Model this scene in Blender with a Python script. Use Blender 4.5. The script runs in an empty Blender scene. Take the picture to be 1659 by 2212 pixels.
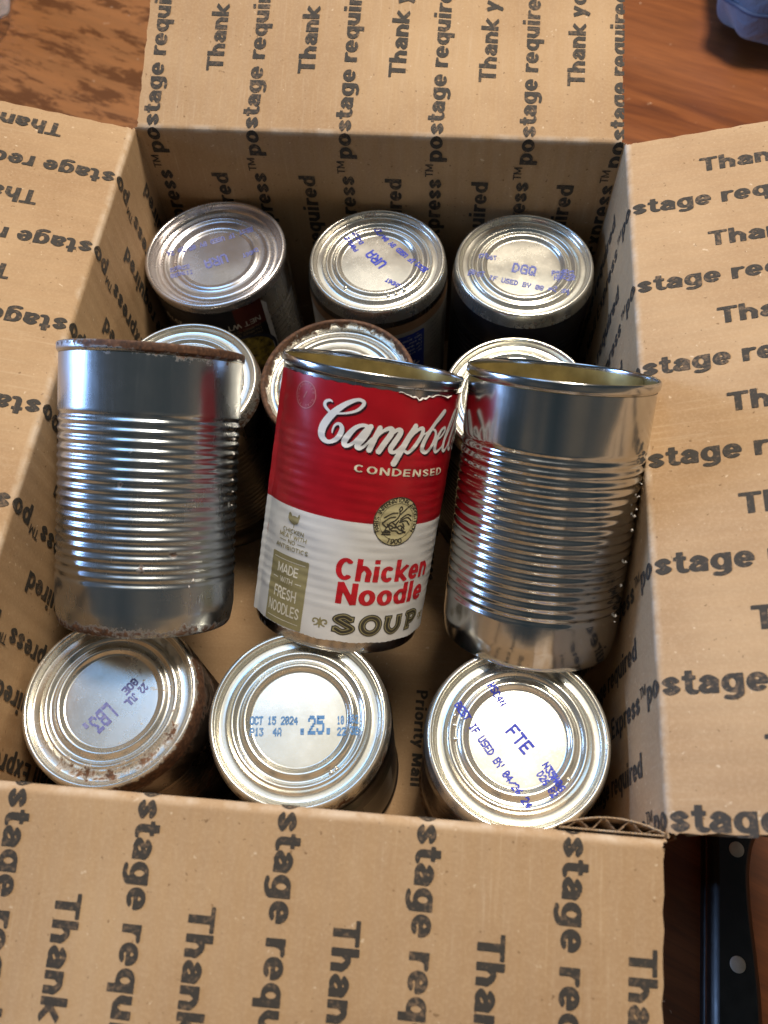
import bpy, math, random
import numpy as np
from mathutils import Matrix, Vector, Euler

random.seed(7); RNG = np.random.default_rng(7)
S = 0.001                                   # everything is laid out in millimetres
scene = bpy.context.scene
C = scene.collection
PI = math.pi

# ------------------------------------------------------------------ camera
cd = bpy.data.cameras.new('camera'); cam = bpy.data.objects.new('camera', cd); C.objects.link(cam)
cam.location = (39.25*S, -29.43*S, 392.07*S)
cam.rotation_euler = (0.465942, 0.032694, 0.087084)
cd.sensor_fit = 'HORIZONTAL'; cd.sensor_width = 36; cd.lens = 36*1801.2/1659
cd.clip_start = 0.01; cd.clip_end = 50
cd.dof.use_dof = True; cd.dof.focus_distance = 0.325; cd.dof.aperture_fstop = 18
scene.camera = cam
scene.render.resolution_x, scene.render.resolution_y = 768, 1024

# ------------------------------------------------------------------ dim room around the table
world = bpy.data.worlds.new('World'); scene.world = world; world.use_nodes = True
wn = world.node_tree; wl = wn.links
bg = wn.nodes['Background']
wt = wn.nodes.new('ShaderNodeTexCoord'); wz = wn.nodes.new('ShaderNodeTexNoise')
wz.inputs['Scale'].default_value = 1.7; wz.inputs['Detail'].default_value = 2.0
wr = wn.nodes.new('ShaderNodeValToRGB')
wr.color_ramp.elements[0].position = 0.36; wr.color_ramp.elements[0].color = (0.055, 0.085, 0.10, 1)
wr.color_ramp.elements[1].position = 0.66; wr.color_ramp.elements[1].color = (0.30, 0.26, 0.21, 1)
m_ = wr.color_ramp.elements.new(0.5); m_.color = (0.12, 0.14, 0.15, 1)
wl.new(wt.outputs['Generated'], wz.inputs['Vector']); wl.new(wz.outputs['Fac'], wr.inputs['Fac'])
wl.new(wr.outputs['Color'], bg.inputs['Color']); bg.inputs['Strength'].default_value = 0.44

# ------------------------------------------------------------------ lamps
def area(name, loc, target, sx, sy, power, col):
    ld = bpy.data.lights.new(name, 'AREA'); ld.shape = 'RECTANGLE'; ld.size = sx; ld.size_y = sy
    ld.energy = power; ld.color = col
    o = bpy.data.objects.new(name, ld); C.objects.link(o); o.location = loc
    o.rotation_euler = (Vector(target)-Vector(loc)).to_track_quat('-Z', 'Y').to_euler()
    return o
area('ceiling_light', (-0.20, 1.30, 2.05), (-0.20, 1.0, 0.0), 1.45, 2.4, 8.0, (1.0, 0.96, 0.86))
area('pendant_lamp', (0.31, 0.88, 1.70), (0.0, 0.15, 0.1), 0.36, 0.36, 41, (1.0, 0.87, 0.71))
area('window_light', (-1.55, 0.22, 0.48), (0.0, 0.15, 0.13), 0.6, 0.5, 20, (0.34, 0.55, 1.0))
area('blue_streak_panel', (-0.50, 0.68, 1.45), (-0.1, 0.12, 0.1), 0.40, 0.60, 3.2, (0.09, 0.42, 1.0))  # added blue panel out of view, puts blue streaks on the can ribs

scene.view_settings.view_transform = 'Standard'; scene.view_settings.look = 'None'
scene.view_settings.gamma = 1.0; scene.view_settings.exposure = 0.0
scene.view_settings.use_curve_mapping = False
scene.render.engine = 'CYCLES'

# ------------------------------------------------------------------ material helpers
class NT:
    def __init__(self, name):
        self.m = bpy.data.materials.new(name); self.m.use_nodes = True
        self.t = self.m.node_tree; self.b = self.t.nodes['Principled BSDF']
    def n(self, kind, **kw):
        x = self.t.nodes.new('ShaderNode'+kind)
        for k, v in kw.items():
            if hasattr(x, k) and k not in ('Scale',): setattr(x, k, v)
        return x
    def l(self, a, b): self.t.links.new(a, b)
    def set(self, **kw):
        for k, v in kw.items():
            k = k.replace('_', ' ')
            if k in ('Base Color',) and len(v) == 3: v = (*v, 1)
            self.b.inputs[k].default_value = v
    def noise(self, scale, detail=4, rough=.55, vec=None, dist=0):
        x = self.n('TexNoise'); x.inputs['Scale'].default_value = scale; x.inputs['Detail'].default_value = detail
        x.inputs['Roughness'].default_value = rough; x.inputs['Distortion'].default_value = dist
        if vec is not None: self.l(vec, x.inputs['Vector'])
        return x.outputs['Fac']
    def ramp(self, fac, stops):
        x = self.n('ValToRGB'); e = x.color_ramp.elements
        e[0].position, e[0].color = stops[0][0], (*stops[0][1], 1) if len(stops[0][1]) == 3 else stops[0][1]
        e[1].position, e[1].color = stops[-1][0], (*stops[-1][1], 1)
        for p, c in stops[1:-1]:
            q = e.new(p); q.color = (*c, 1)
        self.l(fac, x.inputs['Fac']); return x.outputs['Color']
    def math(self, op, a, b=None, clamp=False):
        x = self.n('Math'); x.operation = op; x.use_clamp = clamp
        for i, v in enumerate((a, b)):
            if v is None: continue
            if isinstance(v, (int, float)): x.inputs[i].default_value = v
            else: self.l(v, x.inputs[i])
        return x.outputs[0]
    def mapr(self, v, a, b, c, d):
        x = self.n('MapRange'); x.inputs[1].default_value = a; x.inputs[2].default_value = b
        x.inputs[3].default_value = c; x.inputs[4].default_value = d; self.l(v, x.inputs[0]); return x.outputs[0]
    def mix(self, f, a, b):
        x = self.n('Mix'); x.data_type = 'RGBA'
        for i, v in ((0, f), (6, a), (7, b)):
            if isinstance(v, (tuple, list)): x.inputs[i].default_value = (*v, 1) if len(v) == 3 else v
            elif isinstance(v, (int, float)): x.inputs[i].default_value = v
            else: self.l(v, x.inputs[i])
        return x.outputs[2]
    def obj(self): return self.n('TexCoord').outputs['Object']
    def uv(self): return self.n('TexCoord').outputs['UV']
    def mapping(self, vec, scale=(1, 1, 1), rot=(0, 0, 0)):
        x = self.n('Mapping'); x.inputs['Scale'].default_value = scale; x.inputs['Rotation'].default_value = rot
        self.l(vec, x.inputs['Vector']); return x.outputs[0]
    def bump(self, h, strength=.3, dist=.0005):
        x = self.n('Bump'); x.inputs['Strength'].default_value = strength; x.inputs['Distance'].default_value = dist
        self.l(h, x.inputs['Height']); self.l(x.outputs[0], self.b.inputs['Normal'])
    def base(self, c): self.l(c, self.b.inputs['Base Color'])
    def to(self, v, k): self.l(v, self.b.inputs[k])

def cardboard(name, tone=1.0):
    k = NT(name); o = k.obj(); uv = k.uv()
    blot = k.noise(14, 4, .6, o)
    fib = k.noise(1.0, 4, .6, k.mapping(uv, (.035, .75, 1)))
    fine = k.noise(950, 3, .6, o)
    spk = k.noise(520, 2, .5, o)
    col = k.ramp(blot, [(.30, (.37*tone, .228*tone, .117*tone)), (.70, (.50*tone, .333*tone, .182*tone))])
    col = k.mix(k.mapr(fib, .25, .5, .12, 0), col, (.28, .165, .085)); col = k.mix(k.math('MULTIPLY', k.mapr(fib, .56, .72, 0, .42), k.mapr(k.noise(9, 2, .5, o), .42, .62, .12, 1)), col, (.62, .47, .31))
    col = k.mix(k.mapr(fine, .45, .8, 0, .35), col, (.60*tone, .43*tone, .26*tone))
    col = k.mix(k.mapr(spk, .70, .75, 0, .6), col, (.14, .075, .03))
    col = k.mix(k.mapr(k.noise(420, 2, .5, k.mapping(o, (1, 1, 1), (1, 2, 3))), .71, .76, 0, .7), col, (.68, .53, .36))
    sep = k.n('SeparateXYZ'); k.l(uv, sep.inputs[0])
    crease = k.mapr(k.math('ABSOLUTE', sep.outputs['X']), .6, 2.4, 1, 0)
    col = k.mix(k.math('MULTIPLY', crease, k.mapr(k.noise(90, 4, .65, o), .42, .62, .1, .75)), col, (.62, .50, .37))
    k.base(col); k.set(Roughness=.78); k.b.inputs['Specular IOR Level'].default_value = .25
    w = k.math('SINE', k.math('MULTIPLY', sep.outputs['Y'], 2*PI/7.2))
    h = k.math('ADD', k.math('MULTIPLY', w, .16), k.math('ADD', k.math('MULTIPLY', fine, .20), k.math('MULTIPLY', blot, .9)))
    k.bump(h, .5, .00055)
    return k.m

def ink_print(name, col, board):
    k = NT(name); o = k.obj()
    a = k.noise(700, 3, .6, o); b = k.noise(60, 3, .5, o)
    f = k.mapr(k.math('ADD', a, k.math('MULTIPLY', b, .5)), .78, 1.02, 0, .55)
    k.base(k.mix(f, col, board)); k.set(Roughness=.72); k.b.inputs['Specular IOR Level'].default_value = .2
    return k.m

def plain(name, col, rough=.5, metal=0, var=.08, scale=120, spec=.5, bump=0):
    k = NT(name); o = k.obj(); nz = k.noise(scale, 4, .6, o)
    d = tuple(max(0, c*(1-2*var)) for c in col); u = tuple(min(1, c*(1+var)) for c in col)
    k.base(k.ramp(nz, [(.3, d), (.7, u)])); k.set(Metallic=metal)
    k.to(k.mapr(nz, .3, .7, max(.02, rough-.06), min(1, rough+.08)), 'Roughness')
    k.b.inputs['Specular IOR Level'].default_value = spec
    if bump: k.bump(k.noise(scale*3, 3, .6, o), bump, .0003)
    return k.m

def tin(name, col=(.74, .72, .68), rough=.2, rust=0.0, seed=0.0, grime=.25, dull=0, dent=1.1):
    k = NT(name); o = k.n('TexCoord').outputs['Object']
    mp = k.n('Mapping'); mp.inputs['Location'].default_value = (seed, seed*1.7, seed*.6); k.l(o, mp.inputs['Vector']); v = mp.outputs[0]
    at = k.n('Attribute'); at.attribute_name = 'rust'
    n1 = k.noise(170, 6, .70, v, .6); n2 = k.noise(620, 4, .6, v); big = k.noise(26, 4, .6, v)
    f = k.math('ADD', k.math('MULTIPLY', n1, .72), k.math('MULTIPLY', n2, .28))
    f = k.math('ADD', f, k.math('MULTIPLY', k.math('SUBTRACT', big, .5), .35))
    f = k.math('ADD', f, k.math('ADD', k.math('MULTIPLY', at.outputs['Fac'], .42), rust))
    mask = k.mapr(f, .685, .79, 0, 1)
    metal = k.mix(k.mapr(big, .3, .7, 0, grime), col, tuple(c*.55 for c in col))
    metal = k.mix(k.mapr(n2, .66, .74, 0, .7*grime), metal, (.12, .09, .06))
    rustc = k.ramp(n2, [(.3, (.030, .014, .008)), (.52, (.095, .042, .020)), (.72, (.20, .10, .052))])
    k.base(k.mix(mask, metal, rustc))
    k.to(k.math('MULTIPLY', k.math('SUBTRACT', 1.0, mask), 1.0-dull), 'Metallic')
    scr = k.noise(1, 4, .6, k.mapping(v, (900, 900, 60)))
    r = k.math('ADD', k.mapr(big, .3, .7, rough*.7, rough*1.6), k.math('MULTIPLY', k.mapr(scr, .5, .8, 0, 1), .05))
    k.to(k.math('ADD', r, k.math('MULTIPLY', mask, .5), True), 'Roughness')
    k.bump(k.math('ADD', k.math('MULTIPLY', mask, .3), k.math('ADD', k.math('MULTIPLY', big, dent), k.math('MULTIPLY', n2, .05))), .22, .0006)
    return k.m

M = {}
M['board'] = cardboard('kraft_board')
M['core'] = plain('kraft_fluting', (.30, .19, .105), .9, 0, .3, 600)
M['ink'] = ink_print('black_print', (.052, .045, .037), (.33, .21, .12))
M['paper'] = plain('white_paper', (.70, .70, .68), .40, 0, .05, 40)
M['red'] = plain('red_paper', (.42, .005, .013), .34, 0, .10, 45)
M['script'] = plain('script_white', (.82, .82, .80), .4, 0, .04, 60)
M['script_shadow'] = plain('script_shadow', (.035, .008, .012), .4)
M['cream'] = plain('cream_print', (.80, .74, .56), .4)
M['gold'] = plain('gold_print', (.60, .54, .30), .4, .1, .10, 90)
M['olive'] = plain('olive_print', (.30, .265, .13), .45, 0, .1, 90)
M['dark_olive'] = plain('dark_olive_print', (.045, .04, .028), .5)
M['redtext'] = plain('red_print', (.56, .012, .022), .42)
M['tear'] = plain('torn_paper', (.78, .75, .70), .8, 0, .1, 500, bump=.4)
M['lacquer'] = plain('gold_lacquer', (.40, .30, .10), .33, .45, .25, 60)
M['faint_ink'] = ink_print('faint_blue_ink', (.15, .17, .42), (.42, .43, .55))
M['blue_ink'] = ink_print('blue_code_ink', (.06, .08, .50), (.16, .19, .60))
M['cyan_ink'] = ink_print('cyan_code_ink', (.10, .24, .50), (.26, .40, .60))

def wood():
    k = NT('table_wood'); o = k.obj(); rot = math.radians(23)
    g = k.mapping(o, (1, 1, 1), (0, 0, rot))
    big = k.noise(1, 4, .55, k.mapping(g, (2.2, 11, 1)))
    grain = k.noise(1, 5, .65, k.mapping(g, (9, 95, 1)), .8)
    fine = k.noise(1, 3, .6, k.mapping(g, (45, 900, 1)))
    col = k.ramp(grain, [(.25, (.060, .014, .004)), (.45, (.155, .042, .010)), (.62, (.235, .070, .017)), (.85, (.30, .10, .028))])
    col = k.mix(k.mapr(big, .35, .65, 0, .5), col, (.29, .095, .025))
    col = k.mix(k.mapr(fine, .45, .7, 0, .35), col, (.085, .026, .008))
    sx = k.n('SeparateXYZ'); k.l(o, sx.inputs[0])
    left = k.mapr(sx.outputs['X'], -.02, -.16, 0, 1)
    pit = k.noise(1, 6, .70, k.mapping(g, (13, 58, 1)), .6)
    pit2 = k.noise(1, 4, .65, k.mapping(g, (60, 190, 1)), .4)
    pv = k.math('ADD', k.math('MULTIPLY', pit, .72), k.math('MULTIPLY', pit2, .28))
    pm = k.math('MULTIPLY', k.mapr(pv, .495, .55, 0, .92), left)
    col = k.mix(k.math('MULTIPLY', left, .5), col, (.33, .155, .055))
    col = k.mix(pm, col, (.10, .034, .009))
    dust = k.noise(150, 3, .6, o); dm = k.mapr(dust, .73, .76, 0, .75)
    col = k.mix(dm, col, (.60, .40, .25))
    k.base(col)
    k.to(k.mapr(big, .3, .7, .26, .42), 'Roughness')
    k.bump(k.math('ADD', k.math('MULTIPLY', grain, .4), k.math('SUBTRACT', k.math('MULTIPLY', dm, .5), pm)), .25, .0005)
    return k.m
M['wood'] = wood()

# ------------------------------------------------------------------ object helpers
def tag(o, label=None, cat=None, group=None, kind=None):
    if label: o['label'] = label
    if cat: o['category'] = cat
    if group: o['group'] = group
    if kind: o['kind'] = kind
    return o
def empty(name, loc=(0, 0, 0)):
    o = bpy.data.objects.new(name, None); o.empty_display_size = .02; C.objects.link(o)
    o.location = loc; return o
def link(name, verts, faces, mats, parent=None, smooth=True, fmat=None, attr=None, uv=None):
    """verts in mm, in the parent's frame"""
    me = bpy.data.meshes.new(name)
    v = np.asarray(verts, float)*S
    me.from_pydata(v.tolist(), [], faces if isinstance(faces, list) else faces.tolist())
    for m in (mats if isinstance(mats, (list, tuple)) else [mats]): me.materials.append(m)
    if fmat is not None: me.polygons.foreach_set('material_index', np.asarray(fmat, dtype=np.int32))
    me.polygons.foreach_set('use_smooth', [bool(smooth)]*len(me.polygons))
    if attr is not None:
        a = me.attributes.new('rust', 'FLOAT', 'POINT'); a.data.foreach_set('value', np.asarray(attr, dtype=np.float32))
    if uv is not None:
        ul = me.uv_layers.new(name='UVMap'); idx = np.empty(len(me.loops), dtype=np.int32)
        me.loops.foreach_get('vertex_index', idx)
        ul.data.foreach_set('uv', np.asarray(uv, dtype=np.float32)[idx].ravel())
    me.update()
    o = bpy.data.objects.new(name, me); C.objects.link(o)
    if parent is not None: o.parent = parent
    return o

def catmull(pts, n):
    P = np.asarray(pts, float)
    Q = np.vstack([2*P[0]-P[1], P, 2*P[-1]-P[-2]]); out = []
    for i in range(len(P)-1):
        a, b, c, d = Q[i:i+4]
        for t in np.linspace(0, 1, n, endpoint=False):
            out.append(.5*((2*b)+(-a+c)*t+(2*a-5*b+4*c-d)*t*t+(-a+3*b-3*c+d)*t**3))
    out.append(P[-1]); return np.array(out)

def lathe(prof, seg=112, jitter=0.0):
    """prof: list of (r,z); r==0 end points collapse to one vertex"""
    V, F, row = [], [], []
    th = np.arange(seg)*2*PI/seg
    for r, z in prof:
        if r < 1e-6: row.append([len(V)]); V.append((0, 0, z))
        else:
            s0 = len(V); row.append(list(range(s0, s0+seg)))
            V += [(r*math.cos(t), r*math.sin(t), z) for t in th]
    for a, b in zip(row[:-1], row[1:]):
        for j in range(seg):
            k = (j+1) % seg
            if len(a) == 1 and len(b) == 1: continue
            if len(a) == 1: F.append((a[0], b[j], b[k]))
            elif len(b) == 1: F.append((a[j], b[0], a[k]))
            else: F.append((a[j], b[j], b[k], a[k]))
    return np.array(V, float), F

# ------------------------------------------------------------------ flat-shape engine: distance fields -> thin print meshes
def sd_stroke(X, Y, pts, w, ani=1.0, cap=True, closed=False):
    """signed distance to a thick polyline; w number or per-point list; flat ends when cap"""
    P = np.asarray(pts, float).copy(); P = P[:, :2]; W = np.broadcast_to(np.asarray(w, float), (len(P),))
    Yq = Y*ani; P = np.c_[P[:, 0], P[:, 1]*ani]
    best = np.full(X.shape, 1e9); n = len(P)-1
    for i in range(n):
        ax, ay = P[i]; bx, by = P[i+1]; dx, dy = bx-ax, by-ay; L = math.hypot(dx, dy)
        if L < 1e-9: continue
        dx /= L; dy /= L
        t = (X-ax)*dx+(Yq-ay)*dy; tc = np.clip(t, 0, L)
        d = np.hypot(X-ax-tc*dx, Yq-ay-tc*dy)-(W[i]+(W[i+1]-W[i])*tc/L)/2
        if cap and not closed:
            if i == 0: d = np.maximum(d, -t)
            if i == n-1: d = np.maximum(d, t-L)
        best = np.minimum(best, d)
    return best
def march(F, x0, y0, c, maxrun=6):
    """marching squares on node field F[iy,ix] (<0 inside) -> (verts Nx2, faces)"""
    ins = F < 0; V = []; faces = []; cache = {}
    def node(ix, iy):
        k = (ix, iy)
        if k not in cache: cache[k] = len(V); V.append((x0+ix*c, y0+iy*c))
        return cache[k]
    def cross(ax, ay, bx, by):
        k = (ax, ay, bx, by) if (ax, ay) < (bx, by) else (bx, by, ax, ay)
        if k not in cache:
            ax, ay, bx, by = k; fa, fb = F[ay, ax], F[by, bx]; t = fa/(fa-fb) if fa != fb else .5
            t = min(.98, max(.02, t)); cache[k] = len(V)
            V.append((x0+(ax+t*(bx-ax))*c, y0+(ay+t*(by-ay))*c))
        return cache[k]
    ny, nx = F.shape
    cnt = ins[:-1, :-1].astype(int)+ins[1:, :-1]+ins[:-1, 1:]+ins[1:, 1:]
    for iy in range(ny-1):
        ix = 0
        while ix < nx-1:
            q = cnt[iy, ix]
            if q == 4:
                j = ix
                while j < nx-1 and cnt[iy, j] == 4 and j-ix < maxrun: j += 1
                faces.append((node(ix, iy), node(j, iy), node(j, iy+1), node(ix, iy+1))); ix = j; continue
            if q:
                cs = [(ix, iy), (ix+1, iy), (ix+1, iy+1), (ix, iy+1)]; poly = []
                for a, b in zip(cs, cs[1:]+cs[:1]):
                    ia, ib = ins[a[1], a[0]], ins[b[1], b[0]]
                    if ia: poly.append(node(*a))
                    if ia != ib: poly.append(cross(*a, *b))
                if len(poly) >= 3: faces.append(tuple(poly))
            ix += 1
    return np.array(V, float).reshape(-1, 2), faces
def grid(x0, x1, y0, y1, c):
    xs = np.arange(x0, x1+c, c); ys = np.arange(y0, y1+c, c); return np.meshgrid(xs, ys)
class Print:
    """collects flat pieces (V 2-D, faces, layer) and lays them on a surface"""
    def __init__(self): self.V = []; self.F = []; self.m = []; self.h = []; self.n = 0
    def add(self, V, F, mat=0, h=0.0):
        if len(F) == 0: return
        self.V.append(V); self.h.append(np.full(len(V), h))
        n = self.n; self.F += [tuple(i+n for i in f) for f in F]; self.m += [mat]*len(F); self.n += len(V)
    def field(self, fn, box, c, mat=0, h=0.0, maxrun=6):
        X, Y = grid(*box, c); V, F = march(fn(X, Y), box[0], box[2], c, maxrun); self.add(V, F, mat, h)
    def arrays(self): return np.vstack(self.V), np.concatenate(self.h)

# ---- letter skeletons, em units: cap .72, x-height .53
CAP, XH, ASC, DSC = .72, .53, .74, -.20
def arc(cx, cy, rx, ry, a0, a1, n=18):
    t = np.radians(np.linspace(a0, a1, n)); return [(cx+rx*math.cos(a), cy+ry*math.sin(a)) for a in t]
def sm(pts, n=6): return [tuple(q) for q in catmull(pts, n)]
def glyph(ch, sw, sh):
    """-> (advance, [(points, closed)])"""
    b = .03
    def fr(w): return b+sw/2, w-b-sw/2
    B, T = sh/2, XH-sh/2; cy = XH/2; CT = CAP-sh/2; cc = CAP/2
    if ch == ' ': return .27, []
    if ch in 'oecsagpqdbhnurtkyxvz':
        w = dict(o=.60, e=.58, c=.56, s=.54, a=.57, g=.60, p=.60, q=.60, d=.60, b=.60, h=.58, n=.58, u=.58, r=.41, t=.38, k=.60, y=.58, x=.58, v=.58, z=.5)[ch]
        L, R = fr(w); cx = (L+R)/2; rx, ry = (R-L)/2, (T-B)/2
        bowl = (arc(cx, cy, rx, ry, 0, 360, 30), True)
        G = {'o': [bowl], 'e': [(arc(cx, cy, rx, ry, 0, 318, 26), False), ([(L, cy-.01), (R+sw/2, cy-.01)], False)],
             'c': [(arc(cx, cy, rx, ry, 42, 318, 26), False)],
             's': [(sm([(R, T-.10), (cx+.02, T), (L+.01, XH*.72), (cx, cy), (R-.005, XH*.28), (cx-.02, B), (L, B+.10)]), False)],
             'a': [(sm([(L+.01, T-.10), (cx-.01, T), (R, T-.10), (R, cy)])+[(R, 0)], False), (sm([(R, cy+.04), (cx-.03, cy+.01), (L, B+.105), (cx-.05, B), (R, B+.09)]), False)],
             'g': [bowl, ([(R, XH), (R, .1)]+sm([(R, .05), (R-.02, -.07), (cx, DSC+sh/2), (L+.01, DSC+.085)]), False)],
             'p': [bowl, ([(L, XH), (L, DSC)], False)], 'q': [bowl, ([(R, XH), (R, DSC)], False)],
             'd': [bowl, ([(R, ASC), (R, 0)], False)], 'b': [bowl, ([(L, ASC), (L, 0)], False)],
             'h': [([(L, 0), (L, ASC)], False), (sm([(L, T-.17), (cx, T), (R, T-.15), (R, .2)])+[(R, 0)], False)],
             'n': [([(L, 0), (L, XH)], False), (sm([(L, T-.17), (cx, T), (R, T-.15), (R, .2)])+[(R, 0)], False)],
             'u': [([(R, 0), (R, XH)], False), ([(L, XH)]+sm([(L, .35), (L, B+.15), (cx, B), (R, B+.17)]), False)],
             'r': [([(L, 0), (L, XH)], False), (sm([(L, T-.19), (L+.08, T-.03), (w-b, T)]), False)],
             't': [([(L+.06, .68)]+sm([(L+.06, .4), (L+.06, B+.10), (L+.13, B), (w-b, B+.005)]), False), ([(0.01, T), (w-.02, T)], False)],
             'k': [([(L, 0), (L, ASC)], False), ([(L, .17), (R+.05, XH)], False), ([(L+.10, .26), (R+.05, 0)], False)],
             'y': [([(L-.02, XH), (cx+.01, .02)], False), ([(R+.02, XH), (cx-.06, .02)]+[(cx-.10, -.10), (L, DSC+sh/2)], False)],
             'v': [([(L-.02, XH), (cx, 0)], False), ([(R+.02, XH), (cx, 0)], False)],
             'x': [([(L-.02, XH), (R+.02, 0)], False), ([(R+.02, XH), (L-.02, 0)], False)],
             'z': [([(L, T), (R, T), (L, B), (R, B)], False)]}
        return w, G[ch]
    if ch == 'i': return .30, [([(.15, 0), (.15, XH)], False), ([(.15, .605), (.15, ASC)], False)]
    if ch == 'l': return .30, [([(.15, 0), (.15, ASC)], False)]
    if ch == '.': return .30, [([(.15, 0), (.15, sh*1.2)], False)]
    W = dict(I=.30, E=.60, F=.56, L=.55, T=.62, J=.52, P=.62, B=.66, R=.66, S=.63, K=.68, Z=.6, A=.70, V=.68, X=.68, Y=.66, M=.82, W=.95, N=.70, H=.70, U=.68, C=.68, G=.70, O=.72, Q=.72, D=.68)
    if ch in '0123456789': w = .58
    else: w = W.get(ch, .6)
    L, R = fr(w); cx = (L+R)/2; rx, ry = (R-L)/2, (CT-B)/2
    ov = (arc(cx, cc, rx, ry, 0, 360, 34), True)
    st = ([(L, 0), (L, CAP)], False)
    pb = sm([(L, CT), (cx+.03, CT), (R, (CT+cc)/2+.0), (cx+.03, cc-.01), (L, cc-.01)], 7)
    D = {'I': [([(w/2, 0), (w/2, CAP)], False)], 'E': [st, ([(L, CT), (R+.05, CT)], False), ([(L, cc), (R+.03, cc)], False), ([(L, B), (R+.05, B)], False)],
         'F': [st, ([(L, CT), (R+.05, CT)], False), ([(L, cc), (R+.03, cc)], False)], 'L': [st, ([(L, B), (R+.05, B)], False)],
         'T': [([(cx, 0), (cx, CAP)], False), ([(b-.02, CT), (w-b+.02, CT)], False)], 'P': [st, (pb, False)],
         'J': [([(R, CAP)]+sm([(R, .3), (R-.02, B+.1), (cx, B), (L, B+.12)]), False)],
         'B': [st, (pb, False), (sm([(L, cc-.01), (cx+.04, cc-.01), (R+.01, (B+cc)/2), (cx+.04, B), (L, B)], 7), False)],
         'R': [st, (pb, False), ([(cx, cc), (R+.04, 0)], False)],
         'S': [(sm([(R, CT-.12), (cx, CT), (L+.01, CAP*.72), (cx, cc), (R-.01, CAP*.28), (cx, B), (L, B+.12)]), False)],
         'K': [st, ([(L, .26), (R+.04, CAP)], False), ([(L+.12, .38), (R+.05, 0)], False)], 'Z': [([(L, CT), (R, CT), (L, B), (R, B)], False)],
         'A': [([(L-.05, 0), (cx, CAP)], False), ([(R+.05, 0), (cx, CAP)], False), ([(L+.05, .2), (R-.05, .2)], False)],
         'V': [([(L-.05, CAP), (cx, 0)], False), ([(R+.05, CAP), (cx, 0)], False)], 'X': [([(L-.03, CAP), (R+.03, 0)], False), ([(R+.03, CAP), (L-.03, 0)], False)],
         'Y': [([(L-.03, CAP), (cx, cc)], False), ([(R+.03, CAP), (cx, cc)], False), ([(cx, 0), (cx, cc+.05)], False)],
         'M': [st, ([(R, 0), (R, CAP)], False), ([(L, CAP), (cx, .12), (R, CAP)], False)],
         'W': [([(L-.05, CAP), ((L+cx)/2, 0)], False), ([((L+cx)/2, 0), (cx, CAP)], False), ([(cx, CAP), ((R+cx)/2, 0)], False), ([((R+cx)/2, 0), (R+.05, CAP)], False)],
         'N': [st, ([(R, 0), (R, CAP)], False), ([(L, CAP), (R, 0)], False)], 'H': [st, ([(R, 0), (R, CAP)], False), ([(L, cc), (R, cc)], False)],
         'U': [([(L, CAP)]+sm([(L, .5), (L, B+.17), (cx, B), (R, B+.17), (R, .5)])+[(R, CAP)], False)],
         'C': [(arc(cx, cc, rx, ry, 45, 315, 28), False)], 'G': [(arc(cx, cc, rx, ry, 45, 345, 28), False), ([(cx, cc-.05), (R, cc-.05)], False)],
         'O': [ov], 'Q': [ov, ([(cx+.05, .2), (R+.05, -.02)], False)], 'D': [st, (sm([(L, CT), (cx, CT), (R, cc+.12), (R, cc-.12), (cx, B), (L, B)], 7), False)],
         '0': [ov], '1': [([(cx, 0), (cx, CAP)], False), ([(cx, CAP-.05), (L, CAP-.16)], False)],
         '2': [(sm([(L, CT-.14), (cx, CT), (R, CT-.16), (cx, .3), (L, B)]), False), ([(L, B), (R, B)], False)],
         '5': [([(R, CT), (L, CT), (L, cc)], False), (sm([(L, cc), (cx, cc+.08), (R, cc-.14), (cx, B), (L, B+.1)]), False)],
         '9': [(arc(cx, CAP*.66, rx, CAP*.34-B, 0, 360, 26), True), (sm([(R, CAP*.66), (R-.02, .3), (cx-.03, B), (L, B+.08)]), False)],
         '3': [(sm([(L, CT-.1), (cx, CT), (R, CT-.14), (cx, cc), (R, B+.15), (cx, B), (L, B+.1)]), False)],
         '4': [([(R-.08, 0), (R-.08, CAP), (L, .22), (R+.05, .22)], False)],
         '6': [(arc(cx, CAP*.34, rx, CAP*.34-B, 0, 360, 26), True), (sm([(L, CAP*.34), (L+.02, .45), (cx+.03, CT), (R, CT-.08)]), False)],
         '7': [([(L, CT), (R, CT), (cx-.05, 0)], False)], '8': [(arc(cx, CAP*.72, rx*.9, CAP*.28-B, 0, 360, 22), True), (arc(cx, CAP*.3, rx, CAP*.3-B, 0, 360, 22), True)]}
    return w, D.get(ch, [])
GC = {}
def glyph_mesh(ch, sw, sh, cell, grow=0.0):
    k = (ch, sw, sh, cell, grow)
    if k in GC: return GC[k]
    adv, st = glyph(ch, sw, sh)
    if not st: GC[k] = (adv, np.zeros((0, 2)), []); return GC[k]
    X, Y = grid(-.16, adv+.16, DSC-.09, ASC+.1, cell); F = np.full(X.shape, 1e9)
    for pts, closed in st: F = np.minimum(F, sd_stroke(X, Y, pts, sw, sw/sh, True, closed))
    F = np.maximum(F, np.maximum(DSC-Y, Y-ASC))
    if ch not in 'gpqyQ': F = np.maximum(F, -.012-Y)
    V, Fc = march(F-grow, -.16, DSC-.09, cell); GC[k] = (adv, V, Fc); return GC[k]
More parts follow.
